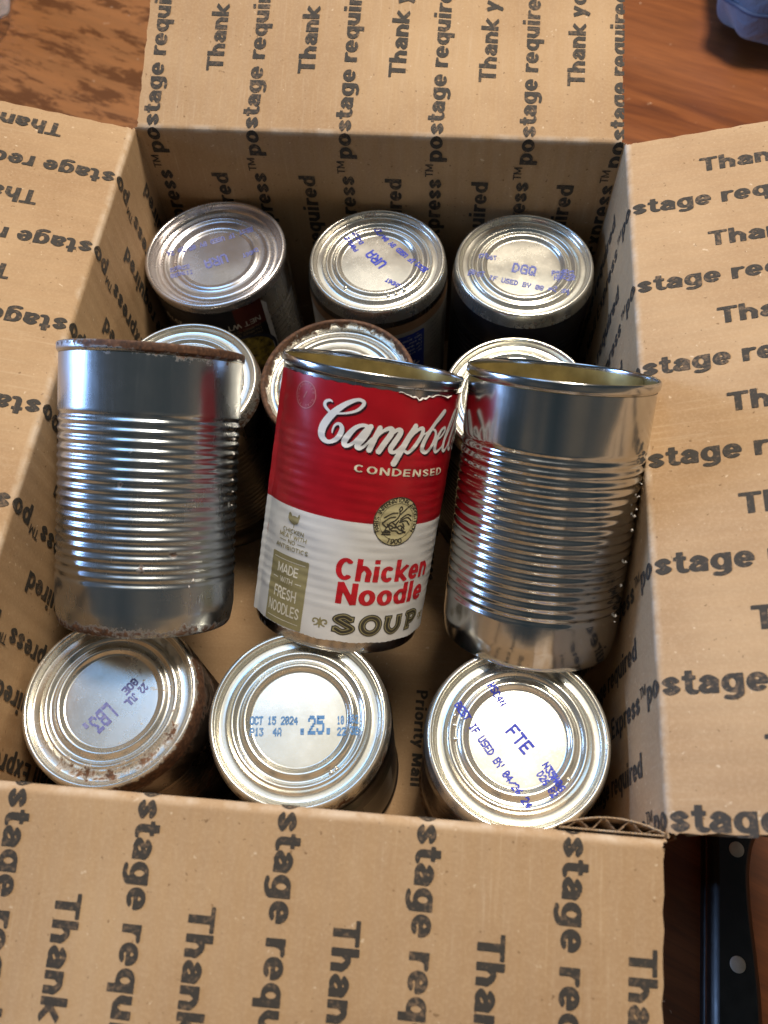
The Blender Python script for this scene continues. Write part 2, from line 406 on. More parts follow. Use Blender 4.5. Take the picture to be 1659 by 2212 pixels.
def text(pr, s, x, y, em, ang=0, sw=.165, sh=.115, mat=0, h=0, width=None, cell=.03, track=0.0, sy=1.0, centre=False, slant=0, xs=1.0):
    """lay string s from (x,y); em in mm; fit to width when given; returns length"""
    adv = sum(glyph(c, sw, sh)[0]+track for c in s)-track
    fx = (width/(adv*em)) if width else xs
    tot = adv*em*fx
    ca, sa = math.cos(ang), math.sin(ang); px = -tot/2 if centre else 0
    for c in s:
        a, V, F = glyph_mesh(c, sw, sh, cell)
        if len(F):
            lx = (V[:, 0]+slant*V[:, 1])*em*fx+px; ly = V[:, 1]*em*sy
            pr.add(np.c_[x+lx*ca-ly*sa, y+lx*sa+ly*ca], F, mat, h)
        px += (a+track)*em*fx
    return tot

# ------------------------------------------------------------------ table
tx = np.linspace(-1500, 1500, 2)
link('table', [(-1500, -900, -4), (1500, -900, -4), (1500, 1900, -4), (-1500, 1900, -4), (-1500, -900, -34), (1500, -900, -34), (1500, 1900, -34), (-1500, 1900, -34)],
     [(0, 1, 2, 3), (7, 6, 5, 4), (0, 4, 5, 1), (1, 5, 6, 2), (2, 6, 7, 3), (3, 7, 4, 0)], M['wood'], smooth=False)
tag(bpy.data.objects['table'], kind='structure')

# ------------------------------------------------------------------ cardboard box
DX, DY, DZ, TH = 108.0, 280.0, 140.0, 3.0
box = empty('cardboard_box')
tag(box, 'open brown cardboard shipping box with black print on its raised flaps', 'box')
def strip(side, elev):
    """mapping (u,w,h)->xyz : u up the wall and out along the flap (0 at the fold), w text-up along the fold, h above the inner face"""
    R = 2.6; us = np.arange(-145, 140, .25)
    def f(u, w, h):
        u = np.asarray(u, float); w = np.asarray(w, float); h = np.asarray(h, float)
        e = np.radians(elev(w)); half = R*(PI/2-e)/2
        t = np.clip((u+half)/(2*half), 0, 1); phi = PI/2+(e-PI/2)*t
        # position: straight wall, arc, straight flap
        ub = np.minimum(u, -half)
        k = (e-PI/2)/(2*half)
        a = np.clip(u, -half, half)+half
        x = (np.sin(PI/2+k*a)-1)/k; z = ub - (np.cos(PI/2+k*a))/k + half*0
        x = x+np.where(u > half, (u-half)*np.cos(e), 0); z = z+np.where(u > half, (u-half)*np.sin(e), 0)
        h = h+np.clip(u-5, 0, None)/100*(1.5*np.sin(w*.047+{'right': .4, 'left': 2.0, 'back': 1.1, 'front': 3.0}[side])+1.1*np.sin(w*.021+u*.03))
        x = x - h*np.sin(phi); z = z + h*np.cos(phi)
        z = z+DZ
        if side == 'right': return np.c_[DX+x, w, z]
        if side == 'left': return np.c_[-DX-x, -w, z]
        if side == 'back': return np.c_[-w, DY+x, z]
        if side == 'front': return np.c_[w, -x, z]
    return f
elevs = {'right': lambda w: 13+17*np.clip(1-w/DY, 0, 1), 'left': lambda w: 11+0*w,
         'back': lambda w: 16+5*np.clip(w/DX, -1, 1), 'front': lambda w: -15+0*w}
wr = {'right': (0, DY), 'left': (-DY, 0), 'back': (-DX, DX), 'front': (-DX, DX)}
def slab(f, u0, u1, w0, w1, nu, nw, jag=0.0, dense=None):
    """three-ply board: two liners with a recessed fluted core; -> verts, faces, material per face, uv"""
    V, F, Mi, U = [], [], [], []
    us = np.unique(np.concatenate([np.linspace(u0, u1, nu)] + ([np.array(dense)] if dense is not None else [])))
    n = len(us); wave = lambda ph: jag*(np.sin(us*1.9+ph)+.6*np.sin(us*4.1+2*ph))*.5
    for h0, h1, ins, mi, ph in ((0, -.45, 0, 0, 0.3), (-.45, -2.5, .9, 1, 1.1), (-2.5, -TH, .1, 0, 2.2)):
        ws = np.linspace(0, 1, nw); base = len(V)
        lo = w0+ins+wave(ph); hi = w1-ins+wave(ph+1)
        Uq = np.repeat(us, nw); Wq = (lo[:, None]*(1-ws)+hi[:, None]*ws).ravel()
        if ins > .5: Uq = np.clip(Uq, u0, u1-.9)
        P0 = f(Uq, Wq, np.full(len(Uq), h0)); P1 = f(Uq, Wq, np.full(len(Uq), h1)); V += P0.tolist()+P1.tolist()
        U += np.c_[Uq, Wq].tolist()*2; N = n*nw; idx = lambda i, j, s: base+s*N+i*nw+j
        for i in range(n-1):
            for j in range(nw-1):
                F.append((idx(i, j, 0), idx(i+1, j, 0), idx(i+1, j+1, 0), idx(i, j+1, 0)))
                F.append((idx(i, j+1, 1), idx(i+1, j+1, 1), idx(i+1, j, 1), idx(i, j, 1)))
            F.append((idx(i, 0, 0), idx(i, 0, 1), idx(i+1, 0, 1), idx(i+1, 0, 0)))
            F.append((idx(i+1, nw-1, 0), idx(i+1, nw-1, 1), idx(i, nw-1, 1), idx(i, nw-1, 0)))
        for j in range(nw-1):
            F.append((idx(0, j+1, 0), idx(0, j+1, 1), idx(0, j, 1), idx(0, j, 0)))
            F.append((idx(n-1, j, 0), idx(n-1, j, 1), idx(n-1, j+1, 1), idx(n-1, j+1, 0)))
        Mi += [mi]*(len(F)-len(Mi))
    return V, F, Mi, U
EM = 10.6; BW = dict(sw=.19, sh=.122, xs=1.08)
# the running print: A lines cross the fold inside the word "postage", B lines end on the wall and start again on the flap
def line_print(pr, w, kind):
    y = w-XH*EM/2
    full = 'Priority Mail Express'
    ln = lambda q: sum(glyph(c, .19, .122)[0] for c in q)*EM*1.08
    lp, po, le = ln('postage required'), ln('po'), ln(full)
    x0 = -po+.6 if kind == 'A' else -23-lp
    text(pr, 'postage required', x0, y, EM, **BW)
    tm = 6.8
    text(pr, 'TM', x0-tm-1.6, y+CAP*EM*.52, EM*.48, sw=.13, sh=.10)
    text(pr, full, x0-tm-2.2-le, y, EM, **BW)
    if kind == 'B': text(pr, 'Thank you', 28, y, EM, **BW)
    else: text(pr, 'Thank you', x0+lp+51, y, EM, **BW)
lines = {'right': [240, 199, 160, 121.5, 82, 43, 4.5], 'back': [100, 55, 13.5, -27, -67, -106], 'left': [-288, -248, -208, -168, -130, -91, -51, -11], 'front': [-118, -79, -40, 1, 41, 82]}
bent = list(np.linspace(-4.2, 4.2, 15))
for side in ('right', 'left', 'back', 'front'):
    f = strip(side, elevs[side]); w0, w1 = wr[side]
    ext = 0 if side in ('right', 'left') else 0
    V, F, Mi, U = slab(f, -DZ, 0, w0, w1, 6, 12, 0, [x for x in bent if x < 0])
    wall = link('wall', V, F, [M['board'], M['core']], box, True, Mi, uv=U)
    V, F, Mi, U = slab(f, 0, 106, w0+1.2, w1-1.2, 24 if side != 'x' else 0, 14, .55, [x for x in bent if x > 0])
    flap = link('flap', V, F, [M['board'], M['core']], box, True, Mi, uv=U)
    for o in (wall, flap):
        md = o.modifiers.new('edges', 'EDGE_SPLIT'); md.split_angle = math.radians(40)
    pr = Print()
    for a in lines[side]:
        line_print(pr, a, 'A'); line_print(pr, a+18.5, 'B')
    P, h = pr.arrays()
    cen = np.array([P[list(q)].mean(0) for q in pr.F])
    ok = (cen[:, 1] > w0+.6) & (cen[:, 1] < w1-.6) & (cen[:, 0] > -DZ+1) & (cen[:, 0] < 105)
    for part, sel in ((wall, ok & (cen[:, 0] < 0)), (flap, ok & (cen[:, 0] >= 0))):
        ids = np.nonzero(sel)[0]; used = np.unique(np.concatenate([np.array(pr.F[i]) for i in ids])); remap = -np.ones(len(P), int); remap[used] = np.arange(len(used))
        Q = f(P[used, 0], np.clip(P[used, 1], w0+.2, w1-.2), np.full(len(used), .20))
        link('lettering', Q, [tuple(int(remap[i]) for i in pr.F[k]) for k in ids], M['ink'], part, True)
# base with its own print running towards the front
base = link('base_panel', [(-DX, 0, 0), (DX, 0, 0), (DX, DY, 0), (-DX, DY, 0), (-DX, 0, -3.6), (DX, 0, -3.6), (DX, DY, -3.6), (-DX, DY, -3.6)],
            [(0, 1, 2, 3), (7, 6, 5, 4), (0, 4, 5, 1), (1, 5, 6, 2), (2, 6, 7, 3), (3, 7, 4, 0)], M['board'], box, False,
            uv=[(x, y) for x, y in ((-DX, 0), (DX, 0), (DX, DY), (-DX, DY))*2])
for x, y, q in ((33, 73, 'Priority Mail'), (33, 158, 'Express'), (-33, 118, 'Express'), (-33, 195, 'Priority Mail'), (-70, 150, 'Priority Mail'), (72, 140, 'Express'), (0, 140, 'Priority Mail')):
    pr = Print(); text(pr, q, x, y, 7.6, -PI/2, .19, .135); P, h = pr.arrays()
    link('lettering', np.c_[P, np.full(len(P), .12)], pr.F, M['ink'], base, True)
# glue tab inside the front right corner: its top edge shows the flutes
V, F, Mi = [], [], []
xs = np.linspace(78, 107.4, 90)
def sheet(yf, z0, z1, mi, th=.35):
    b0 = len(V)
    for x in xs:
        y = yf(x); V.extend([(x, y, z1+.25*math.sin(x*5)+.2*math.sin(x*11.3)), (x, y+th, z1+.25*math.sin(x*5+.4)), (x, y, z0), (x, y+th, z0)])
    for i in range(len(xs)-1):
        a = b0+4*i; F.extend([(a, a+1, a+5, a+4), (a, a+4, a+6, a+2), (a+1, a+3, a+7, a+5)]); Mi.extend([mi]*3)
bow = lambda x: 3.1*math.sin(PI*max(0, min(1, (x-78)/29.4)))**.8
sheet(lambda x: .30, 60, 140.2, 0); sheet(lambda x: .75+bow(x), 60, 140.6, 0)
sheet(lambda x: .5+bow(x)*(.5+.48*math.sin(2*PI*x/7.4)), 60, 140.2, 1, .28)
link('glue_tab', V, F, [M['board'], M['core']], box, True, Mi)
# small torn patch of paper at the end of the right flap
f = strip('right', elevs['right'])
# ------------------------------------------------------------------ cans
H = 101.0; RB = 32.6
PROF_ROUND = [(0, -2.9), (8, -2.9), (15.6, -2.9), (16.9, -2.85), (17.7, -2.3), (18.4, -1.55), (19.2, -1.35), (20.0, -1.75), (20.8, -2.3), (21.7, -2.35), (22.5, -1.8), (23.3, -1.35), (24.1, -1.55), (24.9, -2.3), (25.8, -2.75), (27.2, -2.8), (28.3, -2.6), (28.9, -1.7), (29.4, -.6), (30.0, -.05), (30.7, -.1), (31.3, -.75), (31.7, -2.0), (32.1, -4.2), (32.5, -7.0)]
PROF_SEAM = [(0, -4.3), (8, -4.3), (15.6, -4.3), (16.8, -4.2), (17.7, -3.7), (18.6, -3.4), (19.6, -3.6), (20.6, -4.0), (22.6, -4.0), (23.6, -3.6), (24.4, -3.2), (25.4, -3.2), (26.4, -3.7), (27.4, -4.6), (28.6, -4.9), (29.6, -4.6), (30.4, -3.2), (30.9, -1.4), (31.4, -.3), (32.1, 0), (32.9, -.25), (33.35, -.9), (33.45, -2.0), (33.3, -3.0), (32.6, -3.5), (32.6, -6)]
def ribbed(z0, z1, n, amp, shoulder=0.0):
    """profile between z0<z1 with n sunken beads"""
    out = []
    for i, z in enumerate(np.linspace(z0, z1, n*9+1)):
        t = (z-z0)/(z1-z0)*n; out.append((RB-amp*(.5-.5*math.cos(2*PI*t))-shoulder*math.sin(PI*t/n)**.3, z))
    return out
def rustmap(V, kind, z0=0):
    r = np.hypot(V[:, 0], V[:, 1]); z = V[:, 2]; th = np.arctan2(V[:, 1], V[:, 0]); a = np.zeros(len(V))
    if kind == 'rim_heavy': a = 1.1*np.exp(-((r-32.4)/2.4)**2)+.42*np.exp(-((r-26)/2.6)**2)*(np.sin(th*2+.7)*.5+.7)
    elif kind == 'rim_light': a = .44*np.exp(-((r-32.6)/.8)**2)
    elif kind == 'rim_patchy': a = .62*np.exp(-((r-32.3)/1.2)**2)
    elif kind == 'worn_side': a = .95*np.exp(-((r-32.6)/1.4)**2)*np.clip(np.cos(th+.45)+.25, 0, 1)+.40*np.clip(np.cos(th+1.35), 0, 1)*np.exp(-((r-26.0)/3.0)**2)+.20
    elif kind == 'specks': a = .09+.24*np.exp(-((r-30.5)/1.4)**2)
    return a
CODES = [('f3', 'FTE', -4.5, 1.9, 9.8, -47.8, 4.7), ('f3', 'BEST IF USED BY 04/26 24', -22.5, 9.5, 41.5, -51.9, 2.7), ('f3', 'HSC4N', -11.3, 17.5, 8.6, -53.6, 2.7), ('f3', 'N35H06', 8.2, -8.3, 10.2, -55.5, 2.6), ('f3', 'D26 02', 6.3, -11.5, 9.0, -54.4, 2.6),
 ('f2', 'OCT 15 2024', -17.0, -3.4, 16.8, 4.6, 2.8), ('f2', 'P13  4A', -16.4, -7.3, 10.9, 4.6, 2.7), ('f2', '.25.', .7, -5.4, 11.7, 5.4, 6.2), ('f2', '10 162', 13.6, -.8, 7.5, 5.9, 2.8), ('f2', '22 3B', 14.1, -4.7, 7.5, 5.9, 2.7),
 ('f1', 'LB3.', -1.7, -.7, 11.8, -127.6, 6.7), ('f1', 'GOE', 6.1, 8.9, 5.9, -126.0, 2.9), ('f1', '22 JUL', 10.1, 7.4, 9.4, -126.2, 2.9),
 ('b1', 'BEST IF USED BY 05/20 24', 13.9, 19.7, 42.3, -156.7, 2.8), ('b1', 'URA', 3.8, 3.1, 10.8, -155.1, 5.5), ('b1', 'CHD6T', 18.8, 6.2, 7.8, -154.1, 2.4), ('b1', 'E2022', -12.8, -3.9, 9.2, -159.4, 2.4), ('b1', 'I19A28', -10.3, -7.3, 10.5, -161.7, 2.4),
 ('b2', 'URA', 4.9, -.1, 10.9, 133.4, 5.0), ('b2', 'BEST IF USED BY 04/27', 24.0, -3.8, 35.4, 136.2, 2.5), ('b2', 'P06A2', -9.4, 7.4, 9.6, 127.5, 2.2), ('b2', 'D272', -7.4, 12.0, 7.7, 125.7, 2.2), ('b2', 'CHD6T', 12.1, -12.5, 7.5, 150.7, 2.3),
 ('b3', 'DGQ', -5.7, -3.1, 10.7, -10.7, 5.6), ('b3', 'BEST IF USED BY 08 02 24', -25.6, -6.4, 46.6, -11.9, 2.7), ('b3', 'CHD6T', -20.8, 3.8, 8.1, -1.1, 2.6), ('b3', 'P59A2', 12.6, -4.2, 9.7, -1.7, 2.8), ('b3', 'H0222', 13.6, -6.9, 9.1, -6.4, 2.6)]
DOT = {k: bytes.fromhex(v) for k, v in {'.': '0060600000', '/': '2010080402', '0': '3E5149453E', '1': '00427F4000', '2': '4261514946', '3': '2141454B31', '4': '1814127F10', '5': '2745454539', '6': '3C4A494930', '7': '0171090503', '8': '3649494936', '9': '064949291E', 'A': '7E1111117E', 'B': '7F49494936', 'C': '3E41414122', 'D': '7F4141221C', 'E': '7F49494941', 'F': '7F09090901', 'G': '3E4149497A', 'H': '7F0808087F', 'I': '00417F4100', 'J': '2040413F01', 'L': '7F40404040', 'N': '7F0408107F', 'O': '3E4141413E', 'P': '7F09090906', 'Q': '3E4151215E', 'R': '7F09192946', 'S': '4649494931', 'T': '01017F0101', 'U': '3F4040403F', 'Y': '0708700807'}.items()}
def date_code(key, zfun, parent, mat):
    V, F = [], []
    for k, s, x, y, ln, ang, ht in CODES:
        if k != key: continue
        big = len(s) <= 4 and ht > 4.5
        a = math.radians(ang); ca, sa = math.cos(a), math.sin(a); cw = ln/(len(s)*6-1); chh = ht/7
        for i, c in enumerate(s):
            if c == ' ': continue
            for col in range(5):
                for row in range(7):
                    if DOT[c][col] >> row & 1:
                        u = (i*6+col)*cw; w = (6-row)*chh; q = 1.45 if big else random.uniform(1.45, 1.8)
                        if not big and random.random() < .02: continue
                        u += random.uniform(-.06, .06)*cw; w += random.uniform(-.06, .06)*chh
                        lx = [(u, w), (u+cw*q, w), (u+cw*q, w+chh*q), (u, w+chh*q)]
                        b0 = len(V)
                        for p_, q_ in lx:
                            X, Y = x+p_*ca-q_*sa, y+p_*sa+q_*ca; V.append((X, Y, zfun(math.hypot(X, Y))+.12+.012*((col+row+i) % 4)))
                        F.append((b0, b0+1, b0+2, b0+3))
    if F: link('date_code', V, F, mat, parent, True)

def cyl_print(pr, rad, mats, parent, name='lettering', flip=False):
    """lay a flat print (s,v) on a cylinder; s=0 faces local -Y, s grows towards +X"""
    P, h = pr.arrays(); a = P[:, 0]/rad; r = rad+h
    z = P[:, 1]
    return link(name, np.c_[r*np.sin(a), -r*np.cos(a), z], pr.F, mats, parent, True, pr.m)

def standing_can(key, x, y, label, kind, lid_mat, side_mat, rust, tilt=(0, 0), rotz=0, seed=0, dots=()):
    t = empty('tin_can', (x*S, y*S, 0)); tag(t, label, 'can', 'cans standing in the box')
    t.rotation_euler = (math.radians(tilt[0]), math.radians(tilt[1]), math.radians(rotz))
    prof = PROF_ROUND if kind == 'round' else PROF_SEAM
    pp = catmull(prof, 5); pp[:, 0] = np.maximum(pp[:, 0], 0)
    k = int(np.argmax(pp[:, 0] > 29.2))
    zf = lambda r: H+float(np.interp(r, pp[:len(pp)*4//5, 0], pp[:len(pp)*4//5, 1]))
    cut = k if kind == 'seam' else len(pp)
    V, F = lathe([(r, H+z) for r, z in pp[:(k+1 if kind == 'seam' else len(pp))]])
    lid = link('lid', V, [f[::-1] for f in F], lid_mat, t, True, attr=rustmap(V, rust))
    if kind == 'seam':
        V, F = lathe([(r, H+z) for r, z in pp[k:]])
        link('rim', V, [f[::-1] for f in F], lid_mat, t, True, attr=rustmap(V, rust))
    top = pp[-1]
    body = [(33.3, 0), (33.5, 1.2), (33.3, 2.8), (RB, 3.4), (RB, 16)]+ribbed(16, 80, 18, .55)+[(RB, 88), (RB, H+top[1]-.6), (top[0]+.02, H+top[1]+.05)]
    V, F = lathe(body, 96)
    link('body', V, F, side_mat, t, True, attr=np.zeros(len(V))+.15*(V[:, 2] > 90))
    date_code(key, zf, lid, M['cyan_ink'] if key == 'f2' else M['blue_ink'] if key in ('f3', 'b2') else M['faint_ink'])
    for dx, dy in dots:
        r = math.hypot(dx, dy); dome = lathe([(0, .62), (.45, .52), (.8, .28), (1.0, -.1)], 12)
        link('embossed_dot', dome[0]+np.array([dx, dy, zf(r)]), [f[::-1] for f in dome[1]], lid_mat, lid, True, attr=np.zeros(len(dome[0])))
    return t
dark = plain('dark_label', (.018, .017, .020), .35, 0, .3, 60)
T1 = tin('lid_clean', (.75, .735, .65), .19, -.05, 1.0, .10, .16, .3)
T2 = tin('lid_specked', (.76, .74, .67), .22, .0, 2.0, .12, .16, .3)
T3 = tin('lid_rusty', (.73, .71, .64), .23, .01, 3.3, .18, .16, .4)
T4 = tin('lid_grey', (.66, .63, .63), .22, -.10, 4.1, .15, .15)
sideM = tin('can_side_dark', (.35, .32, .29), .3, .02, 5.0, .5)
rustS = tin('can_side_rusty', (.30, .24, .20), .35, .16, 6.0, .5)
foil = tin('can_side_silver', (.66, .64, .60), .22, -.05, 7.0, .3)

b1 = standing_can('b1', -69.6, 246, 'tin can with grey recessed shiny end and torn black label, in the box corner', 'seam', T4, foil, 'rim_light', (0, -2.5), 0, 1)
b2 = standing_can('b2', 2.5, 246, 'tin can with white specked end and blue panel on its pale label', 'round', T2, sideM, 'specks', (0, 0), 0, 2, dots=[(-13.2, -16.2), (6.6, -19.8), (10.0, -18.4), (13.4, -15.8)])
b3 = standing_can('b3', 70, 246, 'tin can with a dark side and DGQ printed on its bright end', 'round', T1, dark, 'rim_light', (-.6, 0), 0, 3)
s1 = standing_can('s1', -74, 172.5, 'tin can with a thin rusty edge, half hidden by the unlabelled rusty rimmed can', 'round', T3, sideM, 'rim_patchy', (0, 0), 40, 4)
s2 = standing_can('s2', -8, 177, 'tin can with a thick brown rusted rim behind the red and white can', 'seam', T3, dark, 'rim_heavy', (0, 0), 10, 5)
s3 = standing_can('s3', 68, 173.5, 'tin can with a clean ringed end behind the shiny unlabelled can', 'round', T1, dark, 'rim_light', (0, 0), 60, 6)
f1 = standing_can('f1', -72, 33.2, 'tin can with rust stained end and brown rusty side', 'round', T3, rustS, 'worn_side', (-1, -1.2), 0, 7)
f2 = standing_can('f2', -6, 33.6, 'tin can with OCT 15 2024 printed in pale blue on its end', 'round', T1, dark, 'rim_patchy', (0, 0), 0, 8, dots=[(15.2, -16.0), (13.6, -17.4)])
f3 = standing_can('f3', 70.5, 33, 'tin can with FTE printed in blue on its cream end', 'round', T1, rustS, 'specks', (0, 0), 0, 9, dots=[(-22.0, 6.0), (-22.1, 2.6), (-21.6, -2.0), (17.5, -12.5)])

# ---- paper labels on standing cans
def wrap(parent, name, mats, s0, s1, v0, v1, rad, fn_mat=None, jag=0.0, step=1.2):
    ss = np.arange(s0, s1+.01, step); vs = np.linspace(v0, v1, max(2, int((v1-v0)/1.5))); V = []; F = []; m = []
    for i, s in enumerate(ss):
        for j, v in enumerate(vs):
            vv = v
            if jag and j in (0, len(vs)-1): vv += jag*(random.random()-.5)
            a = s/rad; r = rad-.13*(.5-.5*math.cos(2*PI*(v-16)/3.55))*(1 if 14 < v < 82 else 0)
            V.append((r*math.sin(a), -r*math.cos(a), vv))
    n = len(vs)
    for i in range(len(ss)-1):
        for j in range(n-1):
            F.append((i*n+j, (i+1)*n+j, (i+1)*n+j+1, i*n+j+1)); m.append(fn_mat((ss[i]+ss[i+1])/2, (vs[j]+vs[j+1])/2) if fn_mat else 0)
    return link(name, V, F, mats, parent, True, m)
maroon = plain('maroon_label', (.10, .018, .012), .4, 0, .2, 60)
yellow = plain('noodle_picture', (.42, .31, .05), .5, 0, .5, 260)
silverlab = plain('pale_grey_label', (.40, .37, .32), .45, .0, .2, 50)
bluelab = plain('blue_panel', (.012, .045, .33), .4, 0, .1, 60)
tan = plain('tan_stripe', (.30, .17, .09), .5, 0, .15, 60)
lb = wrap(b1, 'label', [dark, maroon], -62, 27, 6, 95.5, 32.85, lambda s, v: 1 if s > 12 and v > 80 else 0, 0)
pr = Print()
text(pr, 'NET WT 10.5 OZ (297g)', 24.5, 86, 4.6, PI, .13, .11, 0, .08, None, .06)
for i, wd in enumerate((26, 28, 25)): text(pr, 'ENLARGED TO SHOW SERVING', 23.5, 81.2-i*2.5, 2.2, PI, .11, .10, 1, .08, wd, .12)
cyl_print(pr, 32.85, [plain('pale_print', (.55, .50, .42), .5), plain('tan_print', (.30, .22, .14), .5)], lb)
pr = Print(); pr.field(lambda X, Y: np.hypot((X-12)/15, (Y-62)/13)-1, (-6, 29, 46, 78), .8, 0, .09); pr.field(lambda X, Y: np.abs(np.hypot((X-12)/16.2, (Y-62)/14.2)-1.0)-.05, (-8, 31, 44, 80), .5, 1, .12)
cyl_print(pr, 32.85, [yellow, plain('bowl_edge', (.03, .035, .06), .3)], lb, 'picture')
wrap(b1, 'torn_edge', [M['tear']], 27, 29.5, 20, 92, 32.95, None, 6)
lb = wrap(b2, 'label', [silverlab, tan], -70, 66, 6, 91, 32.85, lambda s, v: 1 if v > 85.5 else 0)
pr = Print(); pr.field(lambda X, Y: np.maximum(np.abs(X-13)-13, np.abs(Y-66.5)-15.5), (-1, 27, 50, 83), .8, 0, .06)
for i in range(5): text(pr, ['Satisfaction guaranteed', 'Or your money back', 'For questions or', 'comments please call', 'or visit us at'][i], 24.6, 79-i*2.7, 2.6, PI, .13, .11, 1, .12, 21-i*1.2, .12)
for i in range(6):
    a = i*PI/3+.3; pr.field(lambda X, Y: sd_stroke(X, Y, [(19.5+1.5*math.cos(a), 57.5+1.5*math.sin(a)), (19.5+4.1*math.cos(a), 57.5+4.1*math.sin(a))], 1.15), (14, 25, 52, 63), .25, 1, .12)
for i in range(9): text(pr, 'NUTRITION FACTS SERVING', 51, 82-i*3.2, 2.6, PI, .12, .11, 2, .06, 21, .14)
cyl_print(pr, 32.85, [bluelab, plain('panel_white', (.70, .70, .72), .5), plain('label_grey_print', (.14, .13, .11), .5)], lb)
def f2mat(s, v):
    return 1 if (math.sin(s*.35)+math.sin(v*.21+s*.15)) > .9 else 0
wrap(f2, 'label', [dark, plain('label_dark_green', (.03, .05, .045), .4, 0, .4, 90), silverlab], -20, 75, 6, 90, 32.85, lambda s, v: (2 if v < 62 and s > 25 and s < 45 else f2mat(s, v)), 0)

# ------------------------------------------------------------------ opened cans leaning across the middle
def open_can(name, A, az, el, label, mat, rust_fn, ribs=True, group=None, rim_mat=None):
    d = Vector((math.sin(az)*math.cos(el), math.cos(az)*math.cos(el), math.sin(el)))
    ex = Vector((1, 0, 0))-d*d.x; ex.normalize(); yv = d.cross(ex)
    t = empty(name); t.matrix_world = Matrix(((ex.x, yv.x, d.x, A[0]*S), (ex.y, yv.y, d.y, A[1]*S), (ex.z, yv.z, d.z, A[2]*S), (0, 0, 0, 1)))
    tag(t, label, 'can', group)
    end = [(r, -z-.0) for r, z in catmull(PROF_ROUND, 4)]; end = [(max(r, 0), z) for r, z in end]
    body = end+[(RB, 8.2), (RB, 9), (RB, 10), (RB, 13), (RB, 16), (RB, 16.9)]
    body += ribbed(17.5, 77.5, 18, .62 if ribs else .3)+[(RB, 78.2), (RB, 79), (RB, 82), (RB, 88), (RB, 94), (RB, 96.4), (RB, 97.2)]
    V, F = lathe(body, 128)
    link('body', V, F, mat, t, True, attr=rust_fn(V))
    rim = catmull([(RB-.02, 97.4), (32.85, 97.8), (33.3, 98.2), (33.45, 99.2), (33.4, 100.4), (33.1, 100.95), (32.75, 100.95), (32.45, 100.4), (32.35, 99)], 4)
    V, F = lathe(rim, 128)
    link('rim', V, F, rim_mat or mat, t, True, attr=rust_fn(V))
    inner = [(32.36, 99.3), (32.25, 97), (32.2, 90)]+[(r-.35, z) for r, z in ribbed(17.5, 77.5, 18, .75)][::-1]+[(32.2, 12), (31.5, 6), (29, 3.4), (0, 3.3)]
    V, F = lathe(inner, 96)
    link('lining', V, F, M['lacquer'], t, True)
    return t
def rl(V):
    z = V[:, 2]; r = np.hypot(V[:, 0], V[:, 1]); th = np.arctan2(V[:, 0], -V[:, 1])
    a = .62*np.exp(-((z-100)/2.0)**2)*(.35+.75/(1+np.exp(-(th+.35)*7)))+.2*np.exp(-((z-100)/2.0)**2)+.45*np.clip((z-91)/6, 0, 1)*np.exp(-((th-.55)/.7)**2)
    a += .62*np.exp(-((z-1.5)/3.0)**2)*(r > 27)+.08
    for t0, z0, am in ((.15, 64, .75), (.05, 53, .9), (.28, 24, .8), (.6, 30, .6), (-.3, 40, .5)): a += am*np.exp(-((th-t0)/.06)**2-((z-z0)/2.2)**2)
    return a
canL = open_can('opened_can', (-70.1, 67.8, 93.6), 0.0, .562, 'opened ribbed tin can without label, its rim brown with rust', tin('tin_dull', (.52, .56, .59), .21, -.04, 8.0, .5, .03), rl, group='opened cans leaning across the middle')
canR = open_can('opened_can', (74.9, 75.6, 83.6), .048, .75, 'opened shiny ribbed tin can without label, showing its golden inside', tin('tin_bright', (.61, .62, .62), .14, -.14, 9.0, .5), lambda V: .12*(np.hypot(V[:, 0], V[:, 1]) > 33), group='opened cans leaning across the middle')
canC = open_can('soup_can', (0.5, 78.2, 78.8), .148, .715, 'opened soup can with red and white paper label', tin('tin_label_can', (.62, .62, .62), .16, -.05, 10.0, .35), lambda V: .30*np.exp(-((V[:, 2]-1)/5)**2)+.12*np.exp(-((V[:, 2]-101)/1.5)**2), False, 'opened cans leaning across the middle')
# dried glue along the seams of the two bare cans
def glue(par, pts, n, wid):
    V, F = [], []
    P = catmull([(a, b) for a, b in pts], n)
    for i, (s, v) in enumerate(P):
        if random.random() < .6: continue
        k = 6; b0 = len(V); sz = wid*random.uniform(.25, 1.1); o = random.uniform(-.4, .4)
        V.append((0, 0, 0)); V[-1] = ((RB+.5)*math.sin((s+o)/RB), -(RB+.5)*math.cos((s+o)/RB), v)
        for j in range(k):
            a = 2*PI*j/k; ss = s+o+sz*.6*math.cos(a)*random.uniform(.5, 1.2); vv = v+sz*1.3*math.sin(a)*random.uniform(.5, 1.3); r = RB-.25
            V.append((r*math.sin(ss/RB), -r*math.cos(ss/RB), vv))
        for j in range(k): F.append((b0, b0+1+j, b0+1+(j+1) % k))
    link('dried_glue', V, F, M['tear'], par, False)
glue(canR, [(41, 80), (39, 66), (36, 50), (34, 30), (33, 14)], 7, .8)
glue(canL, [(48, 70), (48, 55), (47.5, 30)], 5, .6)
glue(canL, [(28, 21), (26, 18)], 6, 1.0)

